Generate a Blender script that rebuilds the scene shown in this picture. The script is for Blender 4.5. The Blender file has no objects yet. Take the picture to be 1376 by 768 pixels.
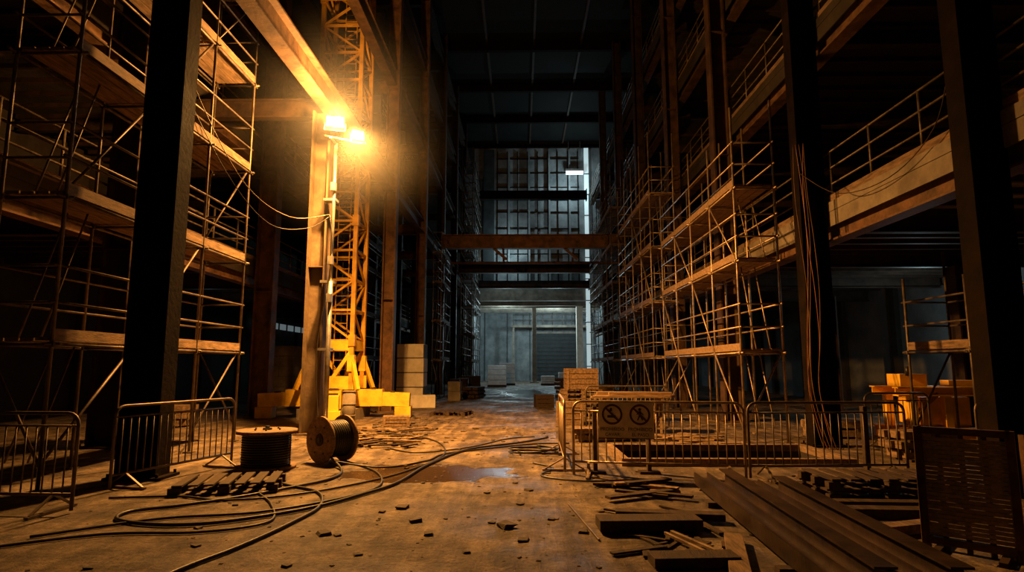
import bpy, math, random
from mathutils import Vector, Matrix
R = random.Random(7)
V = Vector

# ------------------------------------------------------------------ materials
def mat(name, c1, c2=None, scale=3.0, rough=0.7, metal=0.0, bump=0.3, stretch=(1,1,1), detail=6, lo=0.35, hi=0.65, rvar=0.15, spec=.5):
    m = bpy.data.materials.new(name); m.use_nodes = True
    nt = m.node_tree; N = nt.nodes; L = nt.links
    b = N['Principled BSDF']
    tc = N.new('ShaderNodeTexCoord'); mp = N.new('ShaderNodeMapping')
    mp.inputs['Scale'].default_value = stretch
    L.new(tc.outputs['Object'], mp.inputs[0])
    no = N.new('ShaderNodeTexNoise'); no.inputs['Scale'].default_value = scale; no.inputs['Detail'].default_value = detail
    no.inputs['Roughness'].default_value = 0.65
    L.new(mp.outputs[0], no.inputs['Vector'])
    cr = N.new('ShaderNodeValToRGB')
    c2 = c2 or tuple(x*0.55 for x in c1)
    cr.color_ramp.elements[0].position = lo; cr.color_ramp.elements[0].color = (*c2, 1)
    cr.color_ramp.elements[1].position = hi; cr.color_ramp.elements[1].color = (*c1, 1)
    L.new(no.outputs[0], cr.inputs[0]); L.new(cr.outputs[0], b.inputs['Base Color'])
    mr = N.new('ShaderNodeMapRange'); mr.inputs['To Min'].default_value = max(0.05, rough-rvar); mr.inputs['To Max'].default_value = min(1, rough+rvar)
    L.new(no.outputs[0], mr.inputs[0]); L.new(mr.outputs[0], b.inputs['Roughness'])
    b.inputs['Metallic'].default_value = metal
    b.inputs['Specular IOR Level'].default_value = spec
    if bump:
        n2 = N.new('ShaderNodeTexNoise'); n2.inputs['Scale'].default_value = scale*6; n2.inputs['Detail'].default_value = 4
        L.new(mp.outputs[0], n2.inputs['Vector'])
        bp = N.new('ShaderNodeBump'); bp.inputs['Strength'].default_value = bump; bp.inputs['Distance'].default_value = 0.02
        L.new(n2.outputs[0], bp.inputs['Height']); L.new(bp.outputs[0], b.inputs['Normal'])
    return m

def emat(name, col, strength):
    m = bpy.data.materials.new(name); m.use_nodes = True
    b = m.node_tree.nodes['Principled BSDF']
    b.inputs['Base Color'].default_value = (*col, 1)
    b.inputs['Emission Color'].default_value = (*col, 1); b.inputs['Emission Strength'].default_value = strength
    return m

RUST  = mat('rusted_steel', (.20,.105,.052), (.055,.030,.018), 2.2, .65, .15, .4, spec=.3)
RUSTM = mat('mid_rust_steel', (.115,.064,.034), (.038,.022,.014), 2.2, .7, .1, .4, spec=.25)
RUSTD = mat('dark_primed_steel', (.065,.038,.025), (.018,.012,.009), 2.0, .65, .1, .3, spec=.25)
RUSTK = mat('shaded_steel', (.014,.008,.005), (.0045,.003,.0025), 2.5, .8, .0, .4, spec=.06)  # steel darkened to near black, shade of the backlit columns painted in
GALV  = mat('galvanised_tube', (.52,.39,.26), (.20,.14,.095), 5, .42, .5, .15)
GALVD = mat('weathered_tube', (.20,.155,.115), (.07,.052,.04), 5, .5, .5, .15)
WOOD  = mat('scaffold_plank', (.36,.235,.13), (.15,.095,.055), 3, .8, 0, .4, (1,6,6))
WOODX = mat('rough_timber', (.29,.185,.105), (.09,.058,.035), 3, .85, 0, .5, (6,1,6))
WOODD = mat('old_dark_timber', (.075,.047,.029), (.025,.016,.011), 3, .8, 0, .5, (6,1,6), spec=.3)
YEL   = mat('yellow_paint', (.66,.36,.03), (.32,.16,.018), 2.5, .5, .05, .1, lo=.3, hi=.6)
YELC  = mat('crane_base_lit_yellow', (.90,.56,.04), (.58,.33,.025), 2.5, .5, .0, .1, lo=.3, hi=.55)  # yellow raised for the crane base, its lamplight is put into the colour
YELB  = mat('lit_yellow_paint', (1.0,.60,.04), (.75,.42,.03), 2.5, .5, .0, .1, lo=.3, hi=.55)  # brighter copy of the yellow, stands in for light on the frame
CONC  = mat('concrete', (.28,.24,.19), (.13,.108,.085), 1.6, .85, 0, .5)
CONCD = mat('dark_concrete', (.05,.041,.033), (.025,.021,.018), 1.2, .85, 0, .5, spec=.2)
BLOCK = mat('pale_block', (.85,.78,.67), (.62,.56,.47), 3, .85, 0, .3)
MORT  = mat('block_joint', (.16,.13,.10), None, 3, .9)
BLK   = mat('black_rubber', (.018,.014,.012), (.009,.007,.006), 8, .45, 0, .2)
ORC   = mat('orange_cable_sheath', (.22,.06,.025), (.12,.035,.015), 8, .5, 0, .1)
GREYW = mat('grey_wall_panel', (.26,.28,.285), (.10,.115,.12), .7, .8, 0, .3)
WALLR = mat('side_wall_panel', (.17,.18,.18), (.08,.09,.09), .7, .8, 0, .3)
ROOF  = mat('roof_sheet', (.013,.014,.014), (.006,.007,.007), .8, .8, 0, .2, spec=.15)
DOORM = mat('door_steel', (.045,.052,.055), (.025,.03,.032), 1.2, .65, .1, .2, spec=.2)
SIGNW = mat('sign_board_white', (.85,.76,.6), (.62,.53,.40), 6, .6, 0, .1)
SIGNK = mat('sign_ink', (.02,.018,.015), None, 6, .6, 0, 0)
SIGNR = mat('sign_red', (.10,.025,.018), None, 6, .6, 0, 0)
WHITE = mat('wrapped_white', (.80,.83,.83), (.6,.63,.63), 4, .6, 0, .2)
STONE = mat('rubble_stone', (.11,.08,.058), (.04,.03,.023), 9, .9, 0, .6)
ALU   = mat('lamp_housing', (.35,.33,.30), None, 6, .4, .7, .05)
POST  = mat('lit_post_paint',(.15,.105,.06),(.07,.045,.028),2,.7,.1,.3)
SLAT  = mat('slat_timber',(.50,.36,.24),(.25,.175,.115),4,.8,0,.3,(1,6,6))
STEELF= mat('oiled_steel',(.075,.047,.032),(.03,.02,.015),3,.42,.5,.25)
LAMPE = emat('lamp_glass_lit', (1.0,.74,.40), 170)
COOLE = emat('cool_tube_lit', (.80,.95,1.0), 1.5)
STRIPE= emat('frosted_strip_glazing', (.58,.74,.77), .62)
WINE  = emat('dim_window_glass', (.40,.5,.52), .22)

# ------------------------------------------------------------------ mesh builder
class MB:
    def __init__(s, name):
        s.name=name; s.v=[]; s.f=[]; s.mi=[]; s.sm=[]; s.mats=[]
    def k(s, m):
        if m not in s.mats: s.mats.append(m)
        return s.mats.index(m)
    def hexa(s, c, a, b, d, m):
        i=len(s.v); c=V(c)
        for z in (-1,1):
            for y in (-1,1):
                for x in (-1,1):
                    s.v.append(c+a*x+b*y+d*z)
        k=s.k(m)
        for q in ((0,2,3,1),(4,5,7,6),(0,1,5,4),(2,6,7,3),(0,4,6,2),(1,3,7,5)):
            s.f.append(tuple(i+j for j in q)); s.mi.append(k); s.sm.append(False)
    def box(s, c, sz, m, rz=0, rx=0, ry=0):
        M=Matrix.Rotation(rz,3,'Z')@Matrix.Rotation(ry,3,'Y')@Matrix.Rotation(rx,3,'X')
        s.hexa(c, M@V((sz[0]/2,0,0)), M@V((0,sz[1]/2,0)), M@V((0,0,sz[2]/2)), m)
    def frame(s, p1, p2, up):
        d=(V(p2)-V(p1)); l=d.length; d.normalize(); up=V(up)
        if abs(d.dot(up))>.98: up=V((1,0,0)) if abs(d.x)<.9 else V((0,1,0))
        sd=d.cross(up).normalized(); u=sd.cross(d).normalized()
        return d,sd,u,l
    def bar(s, p1, p2, w, h, m, up=(0,0,1), off=(0,0)):
        d,sd,u,l=s.frame(p1,p2,up)
        c=(V(p1)+V(p2))/2+sd*off[0]+u*off[1]
        s.hexa(c, d*(l/2), sd*(w/2), u*(h/2), m)
    def ibeam(s, p1, p2, w, h, m, up=(0,0,1), t=.03):
        s.bar(p1,p2,w,t,m,up,(0,h/2-t/2)); s.bar(p1,p2,w,t,m,up,(0,-h/2+t/2)); s.bar(p1,p2,t*.7,h-2*t,m,up)
    def tube(s, p1, p2, r, m, n=6, r2=None, caps=True):
        d,sd,u,l=s.frame(p1,p2,(0,0,1)); r2=r if r2 is None else r2
        i=len(s.v); k=s.k(m)
        for p,rr in ((V(p1),r),(V(p2),r2)):
            for j in range(n):
                a=2*math.pi*j/n; s.v.append(p+sd*(rr*math.cos(a))+u*(rr*math.sin(a)))
        for j in range(n):
            q=(j+1)%n; s.f.append((i+j,i+q,i+n+q,i+n+j)); s.mi.append(k); s.sm.append(True)
        if caps:
            s.f.append(tuple(i+j for j in range(n))[::-1]); s.mi.append(k); s.sm.append(False)
            s.f.append(tuple(i+n+j for j in range(n))); s.mi.append(k); s.sm.append(False)
    def path(s, pts, r, m, n=6, sub=6, smooth=True):
        P=[V(p) for p in pts]
        if smooth and len(P)>2:
            Q=[]
            for i in range(len(P)-1):
                a=P[max(i-1,0)];b=P[i];c=P[i+1];e=P[min(i+2,len(P)-1)]
                for j in range(sub):
                    t=j/sub
                    Q.append(.5*((2*b)+(c-a)*t+(2*a-5*b+4*c-e)*t*t+(3*b-a-3*c+e)*t**3))
            Q.append(P[-1]); P=Q
        i0=len(s.v); k=s.k(m); u=None
        for i,p in enumerate(P):
            d=(P[min(i+1,len(P)-1)]-P[max(i-1,0)]).normalized()
            if u is None:
                u=V((0,0,1)) if abs(d.z)<.9 else V((1,0,0))
            u=(u-d*u.dot(d)).normalized(); sd=d.cross(u)
            for j in range(n):
                a=2*math.pi*j/n; s.v.append(p+sd*(r*math.cos(a))+u*(r*math.sin(a)))
        for i in range(len(P)-1):
            for j in range(n):
                q=(j+1)%n; a=i0+i*n
                s.f.append((a+j,a+q,a+n+q,a+n+j)); s.mi.append(k); s.sm.append(True)
        s.f.append(tuple(i0+j for j in range(n))[::-1]); s.mi.append(k); s.sm.append(False)
        e=i0+(len(P)-1)*n
        s.f.append(tuple(e+j for j in range(n))); s.mi.append(k); s.sm.append(False)
    def quad(s, a,b,c,d, m):
        i=len(s.v); s.v+= [V(a),V(b),V(c),V(d)]; s.f.append((i,i+1,i+2,i+3)); s.mi.append(s.k(m)); s.sm.append(False)
    def rock(s, c, r, m):
        i=len(s.v); k=s.k(m); c=V(c); an=R.random()*3
        for z in (-1,1):
            for y in (-1,1):
                for x in (-1,1):
                    p=V((x*r*R.uniform(.6,1.2),y*r*R.uniform(.5,1.1),z*r*R.uniform(.3,.6)))
                    if z<0: p.z=0
                    s.v.append(c+Matrix.Rotation(an,3,'Z')@p)
        for q in ((0,2,3,1),(4,5,7,6),(0,1,5,4),(2,6,7,3),(0,4,6,2),(1,3,7,5)):
            s.f.append(tuple(i+j for j in q)); s.mi.append(k); s.sm.append(False)
    def done(s, bevel=0, origin=None, parent=None):
        xs=[p.x for p in s.v]; ys=[p.y for p in s.v]; zs=[p.z for p in s.v]
        o=V(origin) if origin is not None else V(((min(xs)+max(xs))/2,(min(ys)+max(ys))/2,min(zs)))
        me=bpy.data.meshes.new(s.name); me.from_pydata([p-o for p in s.v],[],s.f)
        for m in s.mats: me.materials.append(m)
        me.polygons.foreach_set('material_index', s.mi); me.polygons.foreach_set('use_smooth', s.sm)
        me.update()
        ob=bpy.data.objects.new(s.name, me); bpy.context.scene.collection.objects.link(ob); ob.location=o
        if bevel:
            b=ob.modifiers.new('bevel','BEVEL'); b.width=bevel; b.segments=2; b.limit_method='ANGLE'
        return ob

# ------------------------------------------------------------------ floor
def floor_mat():
    m=bpy.data.materials.new('site_floor_concrete'); m.use_nodes=True
    nt=m.node_tree;N=nt.nodes;L=nt.links;b=N['Principled BSDF']
    g=N.new('ShaderNodeNewGeometry')
    def noise(sc,det=6,st=(1,1,1),rough=.6):
        mp=N.new('ShaderNodeMapping'); mp.inputs['Scale'].default_value=st; L.new(g.outputs['Position'],mp.inputs[0])
        n=N.new('ShaderNodeTexNoise'); n.inputs['Scale'].default_value=sc; n.inputs['Detail'].default_value=det; n.inputs['Roughness'].default_value=rough
        L.new(mp.outputs[0],n.inputs['Vector']); return n.outputs[0]
    def ramp(i,p0,c0,p1,c1):
        r=N.new('ShaderNodeValToRGB'); r.color_ramp.elements[0].position=p0; r.color_ramp.elements[0].color=c0
        r.color_ramp.elements[1].position=p1; r.color_ramp.elements[1].color=c1; L.new(i,r.inputs[0]); return r.outputs[0]
    def mixc(f,a,c,mode='MIX'):
        x=N.new('ShaderNodeMix'); x.data_type='RGBA'; x.blend_type=mode
        if isinstance(f,float): x.inputs[0].default_value=f
        else: L.new(f,x.inputs[0])
        L.new(a,x.inputs[6]); 
        if isinstance(c,tuple): x.inputs[7].default_value=c
        else: L.new(c,x.inputs[7])
        return x.outputs[2]
    def mth(op,a,c):
        x=N.new('ShaderNodeMath'); x.operation=op
        for i,q in enumerate((a,c)):
            if isinstance(q,(int,float)): x.inputs[i].default_value=q
            else: L.new(q,x.inputs[i])
        return x.outputs[0]
    base=ramp(noise(.8,8),.32,(.15,.105,.07,1),.68,(.46,.355,.24,1))
    streak=ramp(noise(2.6,6,(1.8,.22,1)),.40,(.36,.32,.30,1),.60,(1,1,1,1))
    col=mixc(.85,base,streak,'MULTIPLY')
    blot=ramp(noise(3.2,6,rough=.7),.38,(.36,.32,.29,1),.56,(1,1,1,1))
    col=mixc(.85,col,blot,'MULTIPLY')
    grit=ramp(noise(22,5,rough=.8),.38,(.42,.39,.37,1),.58,(1,1,1,1))
    col=mixc(.85,col,grit,'MULTIPLY')
    sep=N.new('ShaderNodeSeparateXYZ'); L.new(g.outputs['Position'],sep.inputs[0])
    def ell(cx,cy,rx,ry):
        dx=mth('DIVIDE',mth('SUBTRACT',sep.outputs[0],cx),rx); dy=mth('DIVIDE',mth('SUBTRACT',sep.outputs[1],cy),ry)
        return mth('SQRT',mth('ADD',mth('MULTIPLY',dx,dx),mth('MULTIPLY',dy,dy)),0)
    wob=mth('MULTIPLY',mth('SUBTRACT',noise(1.8,4),.5),1.6)
    w1=mth('ADD',ell(-1.45,9.5,1.45,.85),wob)
    w2=mth('ADD',ell(.3,38,1.6,6),wob)
    wm=mth('MINIMUM',w1,w2)
    wet=ramp(wm,.8,(1,1,1,1),1.2,(0,0,0,1))
    damp=ramp(noise(.55,4),.44,(0,0,0,1),.58,(1,1,1,1))
    col=mixc(wet,col,(.06,.038,.023,1))
    L.new(col,b.inputs['Base Color'])
    r1=mth('SUBTRACT',.72,mth('MULTIPLY',damp,.30))
    r2=mth('MULTIPLY',r1,mth('SUBTRACT',1.0,mth('MULTIPLY',wet,.74)))
    L.new(r2,b.inputs['Roughness'])
    h=mth('ADD',mth('MULTIPLY',noise(11,7,rough=.75),.7),mth('ADD',mth('MULTIPLY',noise(2.6,6,(1.8,.22,1)),.8),mth('MULTIPLY',noise(1.4,4),.9)))
    h=mth('MULTIPLY',h,mth('SUBTRACT',1.0,mth('MULTIPLY',wet,.90)))
    bp=N.new('ShaderNodeBump'); bp.inputs['Strength'].default_value=1.0; bp.inputs['Distance'].default_value=.10
    L.new(h,bp.inputs['Height']); L.new(bp.outputs[0],b.inputs['Normal'])
    return m
FLOOR=floor_mat()
PX0,PX1,PY0,PY1=1.75,5.3,10.3,12.0
f=MB('floor')
xs=[-16,PX0,PX1,16]; ys=[-4,PY0,PY1,70]
for i in range(3):
    for j in range(3):
        if i==1 and j==1: continue
        f.quad((xs[i],ys[j],0),(xs[i+1],ys[j],0),(xs[i+1],ys[j+1],0),(xs[i],ys[j+1],0),FLOOR)
D=-1.0
f.quad((PX0,PY0,D),(PX1,PY0,D),(PX1,PY1,D),(PX0,PY1,D),CONCD)
f.quad((PX0,PY1,D),(PX1,PY1,D),(PX1,PY1,0),(PX0,PY1,0),CONCD)
f.quad((PX1,PY0,D),(PX0,PY0,D),(PX0,PY0,0),(PX1,PY0,0),CONCD)
f.quad((PX0,PY0,D),(PX0,PY1,D),(PX0,PY1,0),(PX0,PY0,0),CONCD)
f.quad((PX1,PY1,D),(PX1,PY0,D),(PX1,PY0,0),(PX1,PY1,0),CONCD)
f.done(origin=(0,0,0))
k=MB('pit_kerb')
for a,b_ in (((PX0-.12,PY0-.06),(PX1+.12,PY0-.06)),((PX0-.12,PY1+.06),(PX1+.12,PY1+.06)),((PX0-.06,PY0),(PX0-.06,PY1)),((PX1+.06,PY0),(PX1+.06,PY1))):
    k.bar((*a,.06),(*b_,.06),.12,.12,WOODX)
k.done()

# ------------------------------------------------------------------ shell
H=22.9
w=MB('wall_left'); w.box((-15.1,31,H/2),(.2,70,H),CONCD)
for y in range(0,66,4): w.box((-14.9,y+.5,H/2),(.2,.35,H),CONCD)
w.done()
w=MB('wall_right'); w.box((15.1,31,H/2),(.2,70,H),WALLR)
for y in range(0,66,4): w.box((14.9,y+.5,H/2),(.2,.35,H),CONCD)
w.done()
c=MB('ceiling'); c.box((0,31,H+.1),(30.4,70,.2),ROOF)
for y in range(2,58,6): c.ibeam((-14.8,y,H-.35),(14.8,y,H-.35),.3,.6,RUSTK)
for x in (-12,-8,-2.2,.9,4.0,9,12): c.ibeam((x,-3,H-.12),(x,56,H-.12),.15,.22,RUSTD)
c.done()

w=MB('wall_back')
w.box((-9.7,56.2,H/2),(10.6,.4,H),CONCD); w.box((11.4,56.2,H/2),(7.2,.4,H),CONCD)
w.box((1.7,56.2,(7.6+9.0)/2),(12.2,.4,1.4),CONC)
w.box((1.7,56.3,(9.0+H)/2),(12.2,.2,H-9.0),GREYW)
for i in range(9):
    x=-2.2+i*.95; w.box((x,56.1,15.6),(.08,.16,12.6),RUSTK)
for z in (10.6,12.0,13.2,14.4,16.0,17.2,18.4,19.8,21.2): w.box((1.6,56.12,z),(7.8,.12,.09),RUSTK)
for i in range(4): w.box((-1.1+i*1.9,55.9,15.6),(.16,.3,12.8),GREYW)
w.box((-3.0,56.0,15.5),(1.0,.4,13),DOORM)
w.done()
w=MB('window_1'); w.box((6.2,55.9,11.4),(.42,.12,21.5),STRIPE)
for z in range(1,21,2): w.box((6.2,55.82,z+.6),(.5,.06,.08),RUSTD)
w.done()
w=MB('strip_light'); w.box((5.05,55.45,19.6),(1.6,.2,.3),COOLE); w.box((5.05,55.47,19.85),(1.7,.3,.2),ALU)
w.bar((4.5,55.5,19.9),(4.5,55.5,H-.2),.04,.04,ALU); w.bar((5.6,55.5,19.9),(5.6,55.5,H-.2),.04,.04,ALU); w.done()
w=MB('wall_bay_rear'); w.box((1.7,68.1,3.9),(14,.2,7.8),GREYW)
for x in (-4,-1.5,1,3.5,6,8.4): w.box((x,67.95,3.9),(.06,.12,7.6),DOORM)
w.done()
w=MB('wall_bay_side'); w.box((-4.6,62.2,3.9),(.2,11.6,7.8),GREYW); w.done()
w=MB('wall_bay_side'); w.box((8.1,62.2,3.9),(.2,11.6,7.8),GREYW); w.done()
w=MB('ceiling_bay'); w.box((1.7,62.2,7.9),(13,11.6,.2),CONC)
for y in (58,60.5,63,65.5): w.ibeam((-4.4,y,7.55),(7.9,y,7.55),.25,.45,CONC)
w.done()
w=MB('door_1'); w.box((3.9,67.75,2.6),(4.6,.2,5.2),DOORM)
for z in [i*.43+.2 for i in range(12)]: w.box((3.9,67.63,z),(4.6,.05,.05),RUSTD)
w.box((3.9,67.75,5.3),(5.0,.2,.2),CONC); w.done()
for x,y in ((1.3,60),(5.6,58.5)):
    w=MB('concrete_column'); w.box((x,y,3.65),(.6 if x>2 else .4,.7,7.3),BLOCK if x>2 else CONC); w.box((x,y,.06),(.85,.85,.12),CONC); w.done(.02)
w=MB('mezzanine_walkway'); w.box((3.4,66.6,5.9),(8.8,1.6,.25),CONC)
for i in range(9): w.tube((-.8+i*1.05,65.85,6.02),(-.8+i*1.05,65.85,7.1),.035,GALVD)
for z in (6.55,7.1): w.tube((-.9,65.85,z),(7.7,65.85,z),.035,GALVD)
for x in (-.8,7.6): w.bar((x,66,0),(x,66,5.78),.2,.2,CONC)
w.done()

# ------------------------------------------------------------------ columns
def column(x,y,h,wd=.55,m=RUSTD,z0=0,side=.42,name='steel_column'):
    c=MB(name)
    c.ibeam((x,y,z0+.04),(x,y,h),side,wd,m,up=(1,0,0),t=.05)
    c.box((x,y,z0+.02),(wd+.2,side+.2,.04),m)
    for a in (-1,1):
        for b in (-1,1): c.tube((x+a*(wd/2+.05),y+b*(side/2+.05),z0+.04),(x+a*(wd/2+.05),y+b*(side/2+.05),z0+.09),.02,m)
    z=4.0
    while z<h-1:
        c.box((x,y,z),(wd-.1,side-.02,.02),m); z+=4.0
    c.done()
TOP=H-.68
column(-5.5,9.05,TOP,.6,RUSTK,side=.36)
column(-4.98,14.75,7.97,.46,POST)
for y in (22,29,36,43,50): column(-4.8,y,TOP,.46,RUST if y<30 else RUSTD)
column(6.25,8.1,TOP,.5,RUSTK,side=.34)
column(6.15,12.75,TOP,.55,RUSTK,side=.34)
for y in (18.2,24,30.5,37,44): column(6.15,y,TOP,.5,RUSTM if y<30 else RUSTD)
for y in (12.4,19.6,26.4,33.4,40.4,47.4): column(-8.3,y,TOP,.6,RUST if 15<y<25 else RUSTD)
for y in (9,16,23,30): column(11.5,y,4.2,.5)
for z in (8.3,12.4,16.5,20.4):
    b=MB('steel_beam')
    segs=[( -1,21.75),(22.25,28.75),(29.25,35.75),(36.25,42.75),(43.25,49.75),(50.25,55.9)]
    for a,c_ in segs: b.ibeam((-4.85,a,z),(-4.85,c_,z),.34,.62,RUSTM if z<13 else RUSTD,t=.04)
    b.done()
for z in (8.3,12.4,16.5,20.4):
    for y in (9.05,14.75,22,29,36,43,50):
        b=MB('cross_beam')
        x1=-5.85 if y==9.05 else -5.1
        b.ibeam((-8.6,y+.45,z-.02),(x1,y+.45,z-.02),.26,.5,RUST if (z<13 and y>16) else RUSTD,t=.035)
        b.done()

for y,z,m,hh in ((34,8.6,RUST,.8),(43.6,8.6,RUSTD,.65),(51.6,8.5,RUSTD,.65),(52.5,16.6,RUSTK,.75)):
    b=MB('hall_cross_beam'); 
    b.ibeam((-4.5,y,z),(5.85,y,z),.45,hh,m,t=.06)
    for x in (-4.45,5.8): b.box((x,y,z),(.08,.6,hh+.25),m)
    if y==34:
        b.tube((-4.4,y+1.2,z-1.0),(5.8,y+1.2,z-1.0),.08,m)
        for x in (-1.0,3.0): b.bar((x,y+.2,z-.3),(x,y+1.2,z-1.0),.12,.12,m)
        for x in (-1.6,2.4): b.bar((x,y+.1,z-.3),(x+.8,y+.1,z-1.0),.14,.14,m)
    b.done()

# ------------------------------------------------------------------ gallery decks
def gallery(xe,xw,y0,y1,z,rail=True,m=CONC,rust=RUST):
    g=MB('gallery_deck'); sg=1 if xw>xe else -1
    g.box(((xe+xw)/2,(y0+y1)/2,z-.1),(abs(xw-xe),y1-y0,.2),m)
    g.ibeam((xe+sg*.2,y0,z-.5),(xe+sg*.2,y1,z-.5),.32,.6,rust,t=.04)
    g.box((xe+sg*.02,(y0+y1)/2,z-.36),(.03,y1-y0,.3),m)
    y=y0+.6
    while y<y1:
        g.bar((xe+sg*.4,y,z-.26),(xw,y,z-.26),.09,.12,RUSTD); y+=.75 if y<25 else 2
    y=y0+1.5
    while y<y1:
        g.ibeam((xe+sg*.4,y,z-.45),(xw,y,z-.45),.2,.42,RUSTD); y+=4.5
    if rail:
        y=y0+.4
        while y<y1:
            g.tube((xe+sg*.1,y,z),(xe+sg*.1,y,z+1.1),.028,GALVD); y+=1.45
        for h in (.4,.75,1.1): g.tube((xe+sg*.1,y0+.3,z+h),(xe+sg*.1,y1-.3,z+h),.024,GALVD)
        g.bar((xe+sg*.06,y0,z+.08),(xe+sg*.06,y1,z+.08),.03,.16,WOODX)
    g.done()
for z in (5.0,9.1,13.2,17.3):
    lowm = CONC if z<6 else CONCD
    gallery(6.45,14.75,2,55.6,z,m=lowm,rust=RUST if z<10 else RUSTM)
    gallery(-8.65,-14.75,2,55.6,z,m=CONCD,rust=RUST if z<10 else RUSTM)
# ------------------------------------------------------------------ scaffolds
def scaffold(xa,xb,y0,n,bay,lifts,top,r=.026,tm=GALV,plankm=WOOD,diag=True):
    s=MB('scaffold_tower'); 
    Y=[y0+i*bay for i in range(n+1)]
    for i,y in enumerate(Y):
        for x in (xa,xb):
            t=top+R.uniform(-.4,.5)
            s.tube((x,y,.02),(x,y,t),r,tm); s.box((x,y,.012),(.16,.16,.024),tm)
    for z in lifts:
        for x in (xa,xb):
            s.tube((x,Y[0]-.15,z-.06),(x,Y[-1]+.15,z-.06),r*.9,tm)
            for h in (.5,1.0): s.tube((x,Y[0]-.1,z+h),(x,Y[-1]+.1,z+h),r*.8,tm)
        for y in Y:
            s.tube((xa-.1 if xa<xb else xa+.1,y+.03,z-.06),(xb,y+.03,z-.06),r*.9,tm)
            for x in (xa,xb): s.box((x,y+.02,z-.06),(.09,.09,.07),tm)
            if y in (Y[0],Y[-1]):
                for h in (.5,1.0): s.tube((xa,y,z+h),(xb,y,z+h),r*.8,tm)
        lo,hi=min(xa,xb)+.04,max(xa,xb)-.04; npl=4; pw=(hi-lo)/npl
        for j in range(npl):
            for i in range(n):
                s.box((lo+pw*(j+.5),(Y[i]+Y[i+1])/2,z+R.uniform(0,.015)),(pw-.02,bay-.02,.045),plankm)
        s.box((xa,(Y[0]+Y[-1])/2,z+.07),(.03,Y[-1]-Y[0],.16),plankm)
    zz=[.3]+list(lifts)
    if diag:
        for q in range(len(zz)-1):
            for i in range(n):
                if (q+i)%2==0: s.tube((xa-.03,Y[i],zz[q]),(xa-.03,Y[i+1],zz[q+1]),r*.8,tm)
        s.tube((xa,Y[0],.3),(xb,Y[0],lifts[0]),r*.8,tm); s.tube((xa,Y[-1],.3),(xb,Y[-1],lifts[0]),r*.8,tm)
    yl=Y[0]+.4
    for q in range(len(zz)-1):
        a=V((xb,yl,zz[q])); b=V((xb,yl+.7,zz[q+1]))
        for o in (0,.32):
            s.tube(a+V((-.1-o if xb>xa else .1+o,0,0)),b+V((-.1-o if xb>xa else .1+o,0,0)),.015,tm)
    s.done()
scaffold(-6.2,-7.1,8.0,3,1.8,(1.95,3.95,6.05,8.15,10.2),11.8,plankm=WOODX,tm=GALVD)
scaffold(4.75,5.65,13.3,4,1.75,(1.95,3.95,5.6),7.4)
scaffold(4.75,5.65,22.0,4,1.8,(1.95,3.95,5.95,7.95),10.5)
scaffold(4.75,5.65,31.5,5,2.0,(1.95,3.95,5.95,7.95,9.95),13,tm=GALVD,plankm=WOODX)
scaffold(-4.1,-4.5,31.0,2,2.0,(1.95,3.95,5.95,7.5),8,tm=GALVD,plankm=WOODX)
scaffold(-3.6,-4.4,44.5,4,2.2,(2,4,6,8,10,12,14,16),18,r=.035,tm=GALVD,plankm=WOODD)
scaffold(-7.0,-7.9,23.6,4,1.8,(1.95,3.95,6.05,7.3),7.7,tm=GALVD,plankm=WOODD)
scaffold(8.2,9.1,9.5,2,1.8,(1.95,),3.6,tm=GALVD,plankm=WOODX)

# ------------------------------------------------------------------ tower crane mast
c=MB('tower_crane_mast'); cx,cy=-5.9,19.6; hw=.66; z0=.9; zt=H-1.2
for a in (-1,1):
    for b_ in (-1,1): c.bar((cx+a*hw,cy+b_*hw,z0),(cx+a*hw,cy+b_*hw,zt),.13,.13,YEL)
z=2.4; st=.95; i=0
def ring(z,t=.07):
    for a in (-1,1):
        c.bar((cx-hw,cy+a*hw,z),(cx+hw,cy+a*hw,z),t,t,YEL); c.bar((cx+a*hw,cy-hw,z),(cx+a*hw,cy+hw,z),t,t,YEL)
while z+st<zt:
    ring(z)
    s_=1 if i%2 else -1
    for a in (-1,1):
        c.bar((cx-hw*s_,cy+a*hw,z),(cx+hw*s_,cy+a*hw,z+st),.06,.06,YEL)
        c.bar((cx+a*hw,cy-hw*s_,z),(cx+a*hw,cy+hw*s_,z+st),.06,.06,YEL)
    if i%4==0:
        for a in (-1,1): c.box((cx+a*hw,cy-hw,z),(.2,.2,.35),YEL)
    z+=st; i+=1
for o in (-.2,.2): c.bar((cx+o,cy+.3,1),(cx+o,cy+.3,zt),.03,.03,YEL)
zz=1.2
while zz<14: c.bar((cx-.2,cy+.3,zz),(cx+.2,cy+.3,zz),.025,.025,YEL); zz+=.3
for a in (-1,1):
    c.box((cx,cy+a*hw,2.25),(2*hw+.1,.08,.3),YELC); c.box((cx+a*hw,cy,2.25),(.08,2*hw+.1,.3),YELC)
    c.box((cx,cy+a*hw,1.1),(2*hw+.3,.1,.4),YELC)
    for b_ in (-1,1):
        c.bar((cx+a*hw,cy+b_*hw,2.1),(cx+a*.1,cy+b_*hw,1.25),.11,.11,YELC)
        c.bar((cx+a*hw,cy+b_*hw,1.9),(cx+a*.95,cy+b_*.95,.9),.12,.12,YELC)
        c.box((cx+a*hw,cy+b_*(hw+.02),1.7),(.22,.2,.5),YELC)
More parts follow.
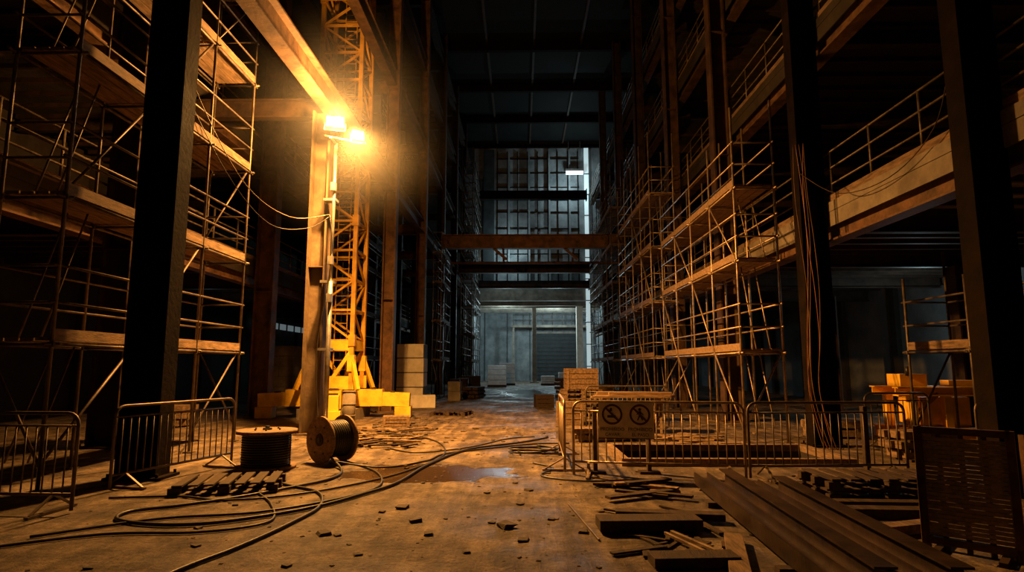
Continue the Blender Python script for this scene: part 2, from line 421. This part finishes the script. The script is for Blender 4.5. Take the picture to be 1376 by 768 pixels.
for ang in (.08,math.pi/2+.12,math.pi+.08,3*math.pi/2+.25):
    dx,dy=math.cos(ang),math.sin(ang)
    c.bar((cx+dx*.3,cy+dy*.3,.62),(cx+dx*1.5,cy+dy*1.5,.62),.45,.52,YELC)
    c.bar((cx+dx*1.5,cy+dy*1.5,.58),(cx+dx*2.35,cy+dy*2.35,.55),.38,.42,YELC)
    c.box((cx+dx*2.15,cy+dy*2.15,.17),(.5,.5,.34),YELC,rz=ang)
    for q in (.7,1.2,1.8): c.box((cx+dx*q,cy+dy*q,.91 if q<1.5 else .8),(.12,.3,.05),RUSTD,rz=ang)
c.box((cx,cy,.16),(1.8,1.8,.32),CONC)
c.done()

# ------------------------------------------------------------------ work-light mast
t=MB('floodlight_mast'); lx,ly=-4.52,14.3
t.tube((lx,ly,0.02),(lx,ly,3.6),.055,ALU,10); t.tube((lx,ly,3.6),(lx,ly,7.02),.04,ALU,10)
t.box((lx,ly,.03),(.4,.4,.05),ALU)
for z in (2.0,3.6,5.6): t.box((lx-.1,ly+.1,z),(.3,.26,.06),ALU)
t.tube((lx,ly,7.0),(lx,ly-.45,7.0),.03,ALU,8)
t.tube((lx-.15,ly-.4,7.05),(lx+.78,ly-.4,6.85),.03,ALU,8)
for z in (3.2,4.1,5.9): t.box((lx,ly-.07,z),(.12,.1,.2),ALU)
def head(cx_,cy_,cz_,yaw,tilt,sx,sz):
    M=Matrix.Rotation(yaw,3,'Z')@Matrix.Rotation(tilt,3,'X')
    def pt(x,y,z): return V((cx_,cy_,cz_))+M@V((x,y,z))
    t.hexa(pt(0,.06,0),M@V((sx/2,0,0)),M@V((0,.06,0)),M@V((0,0,sz/2)),ALU)
    t.hexa(pt(0,-.012,0),M@V((sx/2-.02,0,0)),M@V((0,.01,0)),M@V((0,0,sz/2-.02)),LAMPE)
    for i in range(5): t.hexa(pt(-sx*.4+i*sx*.2,.15,0),M@V((.01,0,0)),M@V((0,.04,0)),M@V((0,0,sz*.4)),ALU)
    t.tube(pt(-sx/2-.03,.05,0),pt(-sx/2-.03,.05,-sz*.75),.015,ALU); t.tube(pt(sx/2+.03,.05,0),pt(sx/2+.03,.05,-sz*.75),.015,ALU)
    t.tube(pt(-sx/2-.03,.05,-sz*.75),pt(sx/2+.03,.05,-sz*.75),.015,ALU)
head(lx+.10,ly-.45,7.38,.25,-.35,.42,.30)
head(lx+.66,ly-.42,7.05,.55,-.35,.28,.26)
t.done()

def light(name,loc,energy,col,rad=.1,kind='POINT',rot=None,size=None,cone=None):
    l=bpy.data.lights.new(name,kind); l.energy=energy; l.color=col
    if kind=='AREA': l.size=size
    else: l.shadow_soft_size=rad
    if kind=='SPOT': l.spot_size=cone; l.spot_blend=1.0
    o=bpy.data.objects.new(name,l); bpy.context.scene.collection.objects.link(o); o.location=loc
    if rot: o.rotation_euler=rot
    return o
WARM=(1.0,.43,.09)
light('floodlight_lamp',(-4.2,13.3,7.3),2500,WARM,.12)
light('floodlight_lamp',(-3.85,13.35,7.0),11500,WARM,.12,'SPOT',(math.radians(6),math.radians(-18),0),cone=math.radians(150))
COOL=(.62,.86,.93)
light('bay_worklight',(3.4,61.5,6.4),850,COOL,.3)
light('bay_worklight',(-1.5,59.5,6.4),560,COOL,.3)
light('atrium_fill_light',(4.6,53.8,18.0),380,COOL,.2)  # added fill lights for the far facade, hidden and without fixtures
light('atrium_fill_light',(-1.0,53.8,12.0),320,COOL,.2)
light('gallery_fill_light',(12.8,19.5,3.4),75,(.6,.85,.9),.2)  # added cool fills under the galleries, no lamp bodies
light('gallery_fill_light',(-12.5,24,3.6),6,(.6,.85,.9),.2)

# scattering volume added round the floodlights to make their glow, thins out with distance
me=bpy.data.meshes.new('lamp_glow_haze'); import bmesh
bm=bmesh.new(); bmesh.ops.create_icosphere(bm,subdivisions=3,radius=3.2); bm.to_mesh(me); bm.free()
ho=bpy.data.objects.new('lamp_glow_haze',me); bpy.context.scene.collection.objects.link(ho); ho.location=(-4.2,13.5,7.25)
hm=bpy.data.materials.new('lamp_glow_haze'); hm.use_nodes=True; nt=hm.node_tree; nt.nodes.clear()
o_=nt.nodes.new('ShaderNodeOutputMaterial'); vs=nt.nodes.new('ShaderNodeVolumeScatter'); vs.inputs['Anisotropy'].default_value=.2
tc=nt.nodes.new('ShaderNodeTexCoord'); ln=nt.nodes.new('ShaderNodeVectorMath'); ln.operation='LENGTH'
mr=nt.nodes.new('ShaderNodeMapRange'); mr.interpolation_type='SMOOTHERSTEP'
mr.inputs['From Min'].default_value=.1; mr.inputs['From Max'].default_value=3.1; mr.inputs['To Min'].default_value=.016; mr.inputs['To Max'].default_value=0
nt.links.new(tc.outputs['Object'],ln.inputs[0]); nt.links.new(ln.outputs['Value'],mr.inputs['Value']); nt.links.new(mr.outputs[0],vs.inputs['Density'])
nt.links.new(vs.outputs[0],o_.inputs['Volume']); me.materials.append(hm)

# ------------------------------------------------------------------ crowd barriers
def barrier(x0,y0,x1,y1,h=1.08,m=GALVD,feet=True,r=.02):
    b=MB('crowd_barrier'); a=V((x0,y0,0)); e=V((x1,y1,0)); d=(e-a); L=d.length; d.normalize(); n=V((-d.y,d.x,0))
    rc=.13; Z=V((0,0,1))
    pts=[a+Z*.03,a+Z*(h-rc)]
    for i in range(1,5): 
        t_=i/4*math.pi/2; pts.append(a+d*(rc-rc*math.cos(t_))+Z*(h-rc+rc*math.sin(t_)))
    for i in range(0,5):
        t_=i/4*math.pi/2; pts.append(e-d*(rc-rc*math.sin(t_))+Z*(h-rc+rc*math.cos(t_)))
    pts.append(e+Z*.03)
    b.path(pts,r,m,8,smooth=False)
    b.tube(a+Z*.2,e+Z*.2,r*.9,m); b.tube(a+Z*(h-.14),e+Z*(h-.14),r*.6,m)
    k=int(L/.12)
    for i in range(1,k): b.tube(a+d*(L*i/k)+Z*.2,a+d*(L*i/k)+Z*(h-.14),.0095,m,5)
    if feet:
        for q in (.22,L-.22):
            p=a+d*q
            b.bar(p-n*.34+Z*.02,p+n*.34+Z*.02,.05,.025,m)
            b.bar(p-n*.3+Z*.03,p+Z*.2,.03,.02,m); b.bar(p+n*.3+Z*.03,p+Z*.2,.03,.02,m)
    return b.done()
barrier(-4.95,6.9,-7.25,7.0,m=GALVD)
barrier(-5.3,8.05,-4.72,10.15,m=GALVD)
barrier(.78,9.35,3.18,8.95,m=GALV)
barrier(3.26,9.0,5.55,9.1,m=GALVD)
barrier(.66,9.5,.72,11.7,m=GALV)
barrier(6.8,9.4,8.1,9.4)
barrier(3.9,16.5,1.7,16.3)
barrier(6.7,12.2,8.0,12.3)
for x in (1.12,1.93,5.2):
    k=MB('barrier_post'); k.bar((x,9.52,.02),(x,9.52,1.0),.1,.06,WOODD); k.box((x,9.52,.02),(.3,.2,.04),RUSTD); k.done()

# ------------------------------------------------------------------ prohibition sign
s=MB('prohibition_sign'); sx,sy,sz=1.54,9.16,.82; ang=math.atan2(-.4,2.4)
ux=V((math.cos(ang),math.sin(ang),0)); uy=V((math.sin(ang),-math.cos(ang),0)); Z=V((0,0,1))
O=V((sx,sy,sz))
s.hexa(O,ux*.40,uy*.012,Z*.27,SIGNW)
for q in (.265,-.265): s.hexa(O+Z*q+uy*.014,ux*.40,uy*.003,Z*.006,SIGNK)
def disc_ring(c,r0,r1,m,n=28,o=.016):
    i=len(s.v); k=s.k(m)
    for j in range(n):
        a=2*math.pi*j/n
        for r in (r0,r1): s.v.append(O+ux*(c[0]+r*math.cos(a))+Z*(c[1]+r*math.sin(a))+uy*o)
    for j in range(n):
        q=(j+1)%n; s.f.append((i+2*j,i+2*j+1,i+2*q+1,i+2*q)); s.mi.append(k); s.sm.append(False)
for cxx in (-.2,.2):
    disc_ring((cxx,.08),.12,.15,SIGNR)
    s.bar(O+ux*(cxx-.09)+Z*.17+uy*.02,O+ux*(cxx+.09)+Z*(-.01)+uy*.02,.028,.004,SIGNR,up=uy)
def seg(a,b,w_): s.bar(O+ux*a[0]+Z*a[1]+uy*.017,O+ux*b[0]+Z*b[1]+uy*.017,w_,.003,SIGNK,up=uy)
disc_ring((.2,.155),.0,.022,SIGNK,12,.017)
seg((.2,.13),(.2,.07),.04);seg((.2,.07),(.165,.0),.018);seg((.2,.07),(.24,.0),.018);seg((.2,.12),(.155,.08),.014);seg((.2,.12),(.25,.08),.014)
seg((-.25,.14),(-.16,.03),.024);seg((-.27,.05),(-.15,.05),.034);seg((-.23,.15),(-.2,.15),.045)
sign=s.done()
def txt(body,cx_,cz_,size):
    cu=bpy.data.curves.new('sign_text','FONT'); cu.body=body; cu.size=size; cu.align_x='CENTER'; cu.extrude=.001
    o=bpy.data.objects.new('tmp',cu); bpy.context.scene.collection.objects.link(o)
    dg=bpy.context.evaluated_depsgraph_get(); me=bpy.data.meshes.new_from_object(o.evaluated_get(dg)); bpy.data.objects.remove(o)
    me.materials.clear(); me.materials.append(SIGNK)
    ob=bpy.data.objects.new('lettering',me); bpy.context.scene.collection.objects.link(ob)
    M=Matrix((ux,Z,uy)).transposed().to_4x4(); M.translation=O+ux*cx_+Z*cz_+uy*.016
    ob.parent=sign; ob.matrix_parent_inverse=Matrix.Translation(-sign.location); ob.matrix_basis=M
for cxx,a,b_ in ((-.2,'PROHIBIDO','CAVAR'),(.2,'PROHIBIDO','EL PASO')):
    txt(a,cxx,-.155,.066); txt(b_,cxx,-.23,.066)

# ------------------------------------------------------------------ cable drums
d=MB('cable_drum'); x,y=-4.05,9.9
for z in (.03,.575):
    d.tube((x,y,z-.025),(x,y,z+.025),.46,WOODX,32)
d.tube((x,y,.05),(x,y,.55),.20,WOODD,20)
for i in range(13): 
    n=28; d.path([(x+.355*math.cos(2*math.pi*j/n),y+.355*math.sin(2*math.pi*j/n),.08+i*.0375) for j in range(n+1)],.021,BLK,6,smooth=False)
d.tube((x,y,.6),(x,y,.63),.07,RUSTD,16); d.tube((x,y,.6),(x,y,.66),.035,BLK,12)
for a in range(6): d.tube((x+.2*math.cos(a),y+.2*math.sin(a),.6),(x+.2*math.cos(a),y+.2*math.sin(a),.625),.015,RUSTD)
d.done()
d=MB('cable_drum'); axd=V((math.cos(math.radians(-128)),math.sin(math.radians(-128)),0)); C=V((-3.2,10.55,.385))
hwid=.23
for sgn in (-1,1):
    d.tube(C+axd*(sgn*hwid-.02),C+axd*(sgn*hwid+.02),.385,WOOD,36)
    d.tube(C+axd*(sgn*(hwid+.02)),C+axd*(sgn*(hwid+.035)),.10,RUSTD,20)
    d.tube(C+axd*(sgn*(hwid+.03)),C+axd*(sgn*(hwid+.045)),.04,BLK,16)
    side=axd.cross(V((0,0,1)))
    for a in range(6):
        o=side*(.24*math.cos(a*1.047))+V((0,0,.24*math.sin(a*1.047))); d.tube(C+o+axd*(sgn*hwid),C+o+axd*(sgn*(hwid+.03)),.015,RUSTD)
for i in range(10):
    q=C+axd*(-.19+i*.042); n=26
    d.path([q+side*(.29*math.cos(2*math.pi*j/n))+V((0,0,.29*math.sin(2*math.pi*j/n))) for j in range(n+1)],.022,BLK,6,smooth=False)
d.tube(C-axd*.2,C+axd*.2,.27,BLK,20)
d.done()

# ------------------------------------------------------------------ cables on floor
def cable(pts,r=.022,name='floor_cable',m=BLK):
    c=MB(name); c.path([(p[0],p[1],p[2] if len(p)>2 else r+.004) for p in pts],r,m,6,8); c.done()
cable([(-3.1,10.2,.12),(-2.75,9.6),(-2.7,8.9),(-3.0,8.3),(-3.4,7.7),(-3.9,7.2),(-4.3,6.9),(-4.2,6.55),(-3.7,6.35),(-3.2,6.4),(-2.7,6.75),(-2.3,7.2),(-2.0,7.8),(-1.7,8.6),(-1.5,10.2),(-1.0,12.0),(.0,13.1),(.6,14.0)],.02)
cable([(-3.7,9.5,.05),(-3.3,8.6),(-2.6,8.0),(-2.3,7.2),(-2.35,6.4),(-2.5,5.6),(-2.7,4.9),(-2.8,3.8)],.018)
cable([(-5.0,7.6),(-4.2,7.7),(-3.6,7.5),(-3.0,7.7),(-2.4,8.3),(-1.8,9.4),(-1.4,11.2),(-1.7,13.0),(-2.4,14.2),(-3.6,14.9)],.015)
cable([(-3.0,10.0,.1),(-2.2,9.9),(-1.6,10.6),(-1.4,11.4),(-.6,12.2),(.3,12.9),(1.0,13.0)],.015)
cable([(-2.6,12.2),(-1.9,11.6),(-1.0,12.4),(-.3,13.8),(.3,14.2)],.013)
cable([(-4.6,5.9),(-3.8,6.6),(-2.9,6.9),(-2.2,7.6),(-1.9,8.4),(-2.2,9.5),(-3.0,10.6)],.015)
cable([(-4.9,5.4),(-4.0,6.0),(-3.1,6.1),(-2.6,6.5),(-2.9,7.3),(-3.3,7.9)],.014)
cable([(.2,10.4),(.5,9.9),(.3,9.2),(.9,8.8),(1.7,8.9),(2.2,8.6)],.013)
pts=[]
for i in range(40):
    a=i*.52; r=.32+.08*math.sin(i*1.3); pts.append((.25+r*1.2*math.cos(a),11.6+r*math.sin(a),.02+.0025*i))
cable(pts,.016,'cable_coil')
c=MB('hanging_cable')
c.path([(-6.2,9.9,7.9),(-6.1,11.0,6.6),(-5.8,12.4,5.4),(-5.3,13.6,5.0),(-4.58,14.2,5.2)],.010,GALVD,5)
c.path([(-6.2,10.2,6.9),(-6.0,12.0,5.5),(-5.6,13.2,4.75),(-5.0,13.9,4.8),(-4.58,14.2,5.15)],.009,BLK,5)
c.path([(-4.58,14.22,5.2),(-4.5,14.2,4.6),(-4.55,14.2,3.5),(-4.75,14.2,2.0),(-4.6,14.0,.5),(-4.4,13.6,.03)],.014,BLK,5)
c.done()
c=MB('hanging_cable')
for i in range(5):
    ph=R.random()*6; x0=5.76+i*.045
    c.path([(x0+.07*math.sin(ph+k_*1.2),12.4-.03*i,6.2-k_*1.02) for k_ in range(6)]+[(x0+.15,12.3-.03*i,.03),(x0+.3,12.2,.03)],.010,ORC if i%2 else RUST,5)
c.path([(5.8,12.4,5.6),(6.1,11.5,4.9),(6.3,10.2,4.8),(6.3,9.0,5.2),(6.2,8.4,6.0)],.009,RUSTD,5)
c.done()

# ------------------------------------------------------------------ pallets, stacks, clutter
def pallet(x,y,z,rz,n=1,m=WOODX,sx=1.2,sy=1.0,name='wooden_pallet'):
    p=MB(name); M=Matrix.Rotation(rz,3,'Z')
    for q in range(n):
        zb=z+q*.145
        def b(cx_,cy_,cz_,a,b__,c_): 
            o=M@V((cx_,cy_,0)); p.box((x+o.x,y+o.y,zb+cz_),(a,b__,c_),m,rz=rz)
        for i in range(3): b(0,(i-1)*sy*.45,.011,sx,.1,.022)
        for i in range(3):
            for j in range(3): b((j-1)*sx*.44,(i-1)*sy*.45,.062,.14,.1,.08)
        for i in range(7): b((i-3)*sx/7.2,0,.124,.12,sy,.022)
    p.done()
pallet(-3.85,8.3,0,.25,1,WOODD,1.3,.85)
pallet(-6.2,6.0,0,.1,2,WOODD)
pallet(-2.3,20.6,0,-.2,1,WOODD)
pallet(4.4,7.9,0,0,2,WOODD,1.6,.8)
def stack(name,x,y,z,cols,rows,bx,by,bz,m,rz=0,dep=1,gap=.012,joint=True):
    p=MB(name); M=Matrix.Rotation(rz,3,'Z')
    for r in range(rows):
        for i in range(cols):
            for j in range(dep):
                o=M@V(((i-(cols-1)/2)*bx+R.uniform(-.012,.012),(j-(dep-1)/2)*by,0))
                p.box((x+o.x,y+o.y,z+bz*(r+.5)),(bx-gap,by-gap,bz-gap),m,rz=rz+R.uniform(-.01,.01))
    if joint: p.box((x,y,z+bz*rows/2),(bx*cols-.05,by*dep-.05,bz*rows-.05),MORT,rz=rz)
    p.done(.012)
pallet(-4.6,26,0,0,1,WOODX,1.25,1.1)
stack('concrete_block_stack',-4.6,26,.145,1,4,1.15,1.1,.60,BLOCK,0,1,.04)
stack('concrete_block_stack',-9.4,24.3,0,2,6,.55,.55,.40,CONC,0,2)
stack('concrete_block_stack',-3.85,24.2,0,2,1,.5,.5,.5,BLOCK,.2)
stack('concrete_block_stack',-3.1,29,0,1,2,.6,.5,.45,CONC,-.1)
def crate(name,x,y,z,sx,sy,sz,rz=0,m=WOODX):
    p=MB(name); M=Matrix.Rotation(rz,3,'Z')
    def b(cx_,cy_,cz_,a,b__,c_,mm=m):
        o=M@V((cx_,cy_,0)); p.box((x+o.x,y+o.y,z+cz_),(a,b__,c_),mm,rz=rz)
    b(0,0,sz/2,sx-.06,sy-.06,sz-.04,WOODD)
    n=max(3,int(sz/.14))
    for i in range(n):
        zc=(i+.5)*sz/n
        b(0,-sy/2+.01,zc,sx-.02,.025,sz/n-.02); b(0,sy/2-.01,zc,sx-.02,.025,sz/n-.02)
        b(-sx/2+.01,0,zc,.025,sy-.04,sz/n-.02); b(sx/2-.01,0,zc,.025,sy-.04,sz/n-.02)
    for a in (-1,1):
        for c_ in (-1,1): b(a*(sx/2-.03),c_*(sy/2-.0),sz/2,.08,.04,sz)
    b(0,0,sz-.01,sx,sy,.03)
    p.done()
crate('wooden_crate',-3.4,16.9,0,.7,.5,.26,.2)
pallet(1.95,20.2,0,.05,6,WOODX,1.3,1.1,'pallet_stack')
crate('wooden_crate',1.95,20.2,.87,1.0,.8,.66,.05,WOODX)
crate('wooden_crate',1.35,17.4,0,.7,.6,.62,.0,WOODX)
crate('wooden_crate',2.5,22.5,0,.9,.7,.9,.2,WOODD)
crate('wooden_crate',.9,24.5,0,.7,.6,.5,.1,WOODD)
d=MB('steel_drum'); d.tube((-4.62,16.6,0),(-4.62,16.6,.95),.17,CONC,20)
for z in (.02,.3,.6,.93): d.tube((-4.62,16.6,z-.012),(-4.62,16.6,z+.012),.183,CONC,20)
d.done()
for x,y in ((-3.7,34.5),(-3.3,35.2),(-3.5,37.5)):
    d=MB('oil_drum'); d.tube((x,y,0),(x,y,.9),.3,RUSTD,20)
    for z in (.02,.3,.6,.89): d.tube((x,y,z-.015),(x,y,z+.015),.315,RUSTD,20)
    d.done()
def trestle(x,y,L,z,rz=0):
    p=MB('trestle_bench')
    for sx_ in (-L/2+.3,L/2-.3):
        for a in (-1,1):
            p.bar((x+sx_-.05,y+a*.35,0),(x+sx_,y+a*.12,z-.06),.06,.06,WOODX)
        p.bar((x+sx_,y-.4,z-.06),(x+sx_,y+.4,z-.06),.07,.09,WOODX); p.bar((x+sx_,y-.28,.35),(x+sx_,y+.28,.35),.05,.05,WOODX)
    for i in range(4): p.box((x+R.uniform(-.1,.1),y-.3+i*.2,z+.02),(L,.18,.045),WOOD)
    for i in range(3): p.box((x+R.uniform(-.2,.2),y-.2+i*.2,z+.085),(L*.8,.12,.08),WOOD)
    p.done()
trestle(2.75,15.3,1.9,.85)
trestle(3.6,18.4,1.2,.7)
def timber_stack(name,x,y,L,wd,rows,th=.12,rz=0,m=WOODX,z=0):
    p=MB(name); n=max(2,int(wd/.16)); M=Matrix.Rotation(rz,3,'Z')
    for r in range(rows):
        for i in range(n):
            o=M@V((R.uniform(-.12,.12),(i-(n-1)/2)*.165,0)); p.box((x+o.x,y+o.y,z+th*(r*1.35+.5)+.05),(L,.145,th),m,rz=rz)
        for q in (-.35,.35):
            o=M@V((q*L,0,0)); p.box((x+o.x,y+o.y,z+th*1.35*r+.02),(.08,wd,.04),WOODD,rz=rz)
    p.done()
# low yellow lifting frame on skids
b=MB('yellow_lifting_frame'); x0,y0=9.4,14.3
for a in (-.45,.45): b.ibeam((x0-1.1,y0+a,.13),(x0+1.1,y0+a,.13),.2,.26,YELB,t=.03)
for sx_ in (-.75,.0,.75):
    for a in (-.45,.45): b.bar((x0+sx_,y0+a,.26),(x0+sx_,y0+a,.95),.16,.16,YELB)
b.box((x0,y0,.62),(1.1,.8,.6),YELB)
for a in (-.45,.45): b.ibeam((x0-1.1,y0+a,1.05),(x0+1.15,y0+a,1.05),.22,.2,YELB,t=.03)
b.box((x0-.55,y0,1.29),(.6,.5,.28),YELB); b.box((x0+.65,y0,1.22),(.7,.3,.14),YELB)
b.tube((x0-.9,y0-.4,.35),(x0-.2,y0-.5,1.0),.05,YEL,10); b.tube((x0-.7,y0-.3,1.39),(x0-.7,y0-.3,1.6),.05,BLK,10)
b.done()
timber_stack('timber_stack',10.4,12.2,1.2,.5,3,.14,.2,WOODX)
timber_stack('timber_stack',7.1,14.3,1.2,.7,2,.14,-.1,WOODX)
timber_stack('timber_stack',1.9,13.6,1.4,.5,2,.1,.15,WOODX)
timber_stack('timber_stack',6.9,11.0,1.0,.6,3,.12,.15,WOODX)
timber_stack('timber_stack',-9.6,16.5,1.4,.8,3,.14,.1,WOODX)
timber_stack('timber_stack',3.0,27,1.8,.8,4,.15,.1,WOODD)
timber_stack('timber_stack',2.6,31,1.6,.8,5,.15,.0,WOODD)
def wrapped(x,y,w_,dp,h):
    p=MB('wrapped_pallet_load'); p.box((x,y,.07),(w_,dp,.14),WOODD)
    for r in range(4): p.box((x,y,.14+(r+.5)*(h-.14)/4),(w_-.04,dp-.04,(h-.14)/4-.02),WHITE)
    p.done(.03)
wrapped(-1.9,49,1.5,1.2,1.7); wrapped(-1.2,53.5,1.4,1.2,1.9); wrapped(2.3,53,1.2,1.0,.8); wrapped(3.9,53,1.4,1.0,1.1)
light('pallet_light',(-.8,46.5,4.5),130,COOL,.2)  # cool point light above the wrapped loads, no fixture modelled
stack('concrete_block_stack',-3.2,39.5,0,2,2,.6,.6,.5,CONCD,.1)
timber_stack('timber_stack',-2.4,31.5,1.6,.8,3,.14,1.4,WOODD)

p=MB('scrap_boards')
for i in range(34):
    x=R.uniform(-4.2,-2.1); y=R.uniform(12.3,15.9); 
    if abs(x+4.52)<.45 and abs(y-14.3)<.8: continue
    p.box((x,y,.03+.012*(i%5)),(R.uniform(.25,1.0),R.uniform(.06,.16),.025),WOODX if i%2 else WOODD,rz=R.uniform(-1.2,1.2),rx=R.uniform(-.04,.04))
p.done()
p=MB('scrap_boards')
for i in range(22):
    x=R.uniform(1.2,2.6); y=R.uniform(7.6,8.6)
    if x<1.9: p.box((x,y,.03+.012*(i%5)),(R.uniform(.35,1.0),R.uniform(.06,.14),.03),WOODD if i%3 else WOODX,rz=R.uniform(-.6,.6))
p.done()
p=MB('scrap_boards')
for i in range(24):
    x=R.uniform(2.9,4.3); y=R.uniform(12.5,14.3)
    p.box((x,y,.03+.012*(i%5)),(R.uniform(.35,.9),R.uniform(.08,.2),.03),WOODX if i%3 else WOOD,rz=R.uniform(-.8,.8))
p.done()
p=MB('scrap_boards')
for i in range(22):
    x=R.uniform(.9,1.9); y=R.uniform(5.5,7.2)
    p.box((x,y,.012+.006*(i%4)),(R.uniform(.15,.6),R.uniform(.03,.07),.018),WOODD,rz=R.uniform(-1.5,1.5))
p.done()
def plank(p1,p2,w_,h,m,name='loose_plank'):
    p=MB(name); p.bar(p1,p2,w_,h,m); p.done(.004)
plank((.75,6.25,.08),(1.75,6.3,.08),.28,.1,WOODD)
plank((1.0,6.75,.06),(2.1,6.6,.06),.16,.07,WOODD)
plank((1.05,5.2,.05),(1.75,5.25,.05),.22,.08,WOODD)
plank((1.62,4.75,.04),(1.95,5.9,.05),.16,.06,WOODX)
plank((1.35,6.0,.05),(1.6,5.4,.03),.03,.03,GALV,'metal_rod') 
plank((1.42,6.05,.05),(1.72,5.4,.03),.035,.03,GALV,'metal_rod')
plank((.55,7.4,.012),(.72,5.9,.012),.02,.02,GALVD,'metal_rod')
plank((3.35,6.1,.05),(4.1,6.35,.05),.16,.09,WOODX)
plank((3.3,6.9,.05),(4.9,6.8,.05),.2,.1,WOODD)
plank((3.3,7.25,.05),(5.2,7.15,.05),.16,.1,WOODD)
b=MB('steel_beam_bundle')
for i in range(4):
    o=i*.235; zc=.06+.09+(.07 if i%2 else 0)
    b.ibeam((2.36+o,8.3-.25*i,zc),(2.12+o*1.05,4.2,zc),.15,.18,STEELF,t=.016,up=(0,0,1) if i%2 else (1,0,0))
b.box((2.68,7.3,.03),(1.1,.1,.06),WOODD); b.box((2.53,5.0,.03),(1.1,.1,.06),WOODD)
b.done()
def slat_panel(x0,y0,x1,y1,h):
    p=MB('slatted_site_panel'); a=V((x0,y0,0)); e=V((x1,y1,0)); Z=V((0,0,1)); d=(e-a).normalized()
    for q in (a,e): p.bar(q,q+Z*h,.06,.06,RUST,up=d)
    p.bar(a+Z*(h-.03),e+Z*(h-.03),.06,.06,RUST); p.bar(a+Z*.08,e+Z*.08,.06,.06,RUST)
    z=.14
    while z<h-.07: p.bar(a+Z*z,e+Z*z,.016,.031,SLAT); z+=.037
    L=(e-a).length
    for i in range(0,5): p.bar(a+d*(L*i/4)+V((0,.03,0)),a+d*(L*i/4)+V((0,.03,0))+Z*h,.02,.04,RUST)
    for q in (a+d*.1,e-d*.1): p.bar(q+V((d.y,-d.x,0))*.25+Z*.02,q-V((d.y,-d.x,0))*.25+Z*.02,.06,.04,RUSTD)
    p.done()
slat_panel(3.62,5.75,4.1,5.3,1.06)
slat_panel(4.14,5.2,5.4,5.2,1.04)

p=MB('rubble_debris')
for i in range(620):
    x=R.gauss(-.2,2.6); y=R.uniform(4.6,20)
    if PX0-.2<x<PX1+.2 and PY0-.2<y<PY1+.2: continue
    if x>5 or x<-6: continue
    p.rock((x,y,0),R.choice([.01,.01,.012,.015,.018,.02,.035]),STONE)
for x,y,r in ((-1.1,6.6,.06),(-.9,6.1,.05),(-.15,6.4,.08),(.02,5.9,.05),(-1.35,7.2,.07),(.1,8.2,.05),(-1.9,6.1,.06),(.6,6.2,.05)): p.rock((x,y,0),r,STONE)
p.done()
p=MB('rubble_debris')
for i in range(260):
    x=R.gauss(-3.4,.8); y=R.uniform(12,20); 
    if abs(x+4.5)<.4 or x<-5: continue
    p.rock((x,y,0),R.choice([.02,.03,.05,.07]),STONE)
p.done()

w=MB('window_2')
for i in range(7): w.box((-14.72,33.8+i*1.25,4.0),(.06,.85,.35),WINE)
w.done()

# ------------------------------------------------------------------ world & camera
wd=bpy.data.worlds.new('night'); bpy.context.scene.world=wd; wd.use_nodes=True
bg=wd.node_tree.nodes['Background']; bg.inputs[0].default_value=(.85,.50,.25,1); bg.inputs[1].default_value=.012
cam=bpy.data.cameras.new('camera'); co=bpy.data.objects.new('camera',cam); bpy.context.scene.collection.objects.link(co)
cam.lens=21.45; cam.sensor_width=36; co.location=(0,0,1.6)
co.rotation_euler=(math.radians(97.5),0,math.radians(.84)); cam.clip_end=300
bpy.context.scene.camera=co
bpy.context.scene.view_settings.view_transform='Standard'
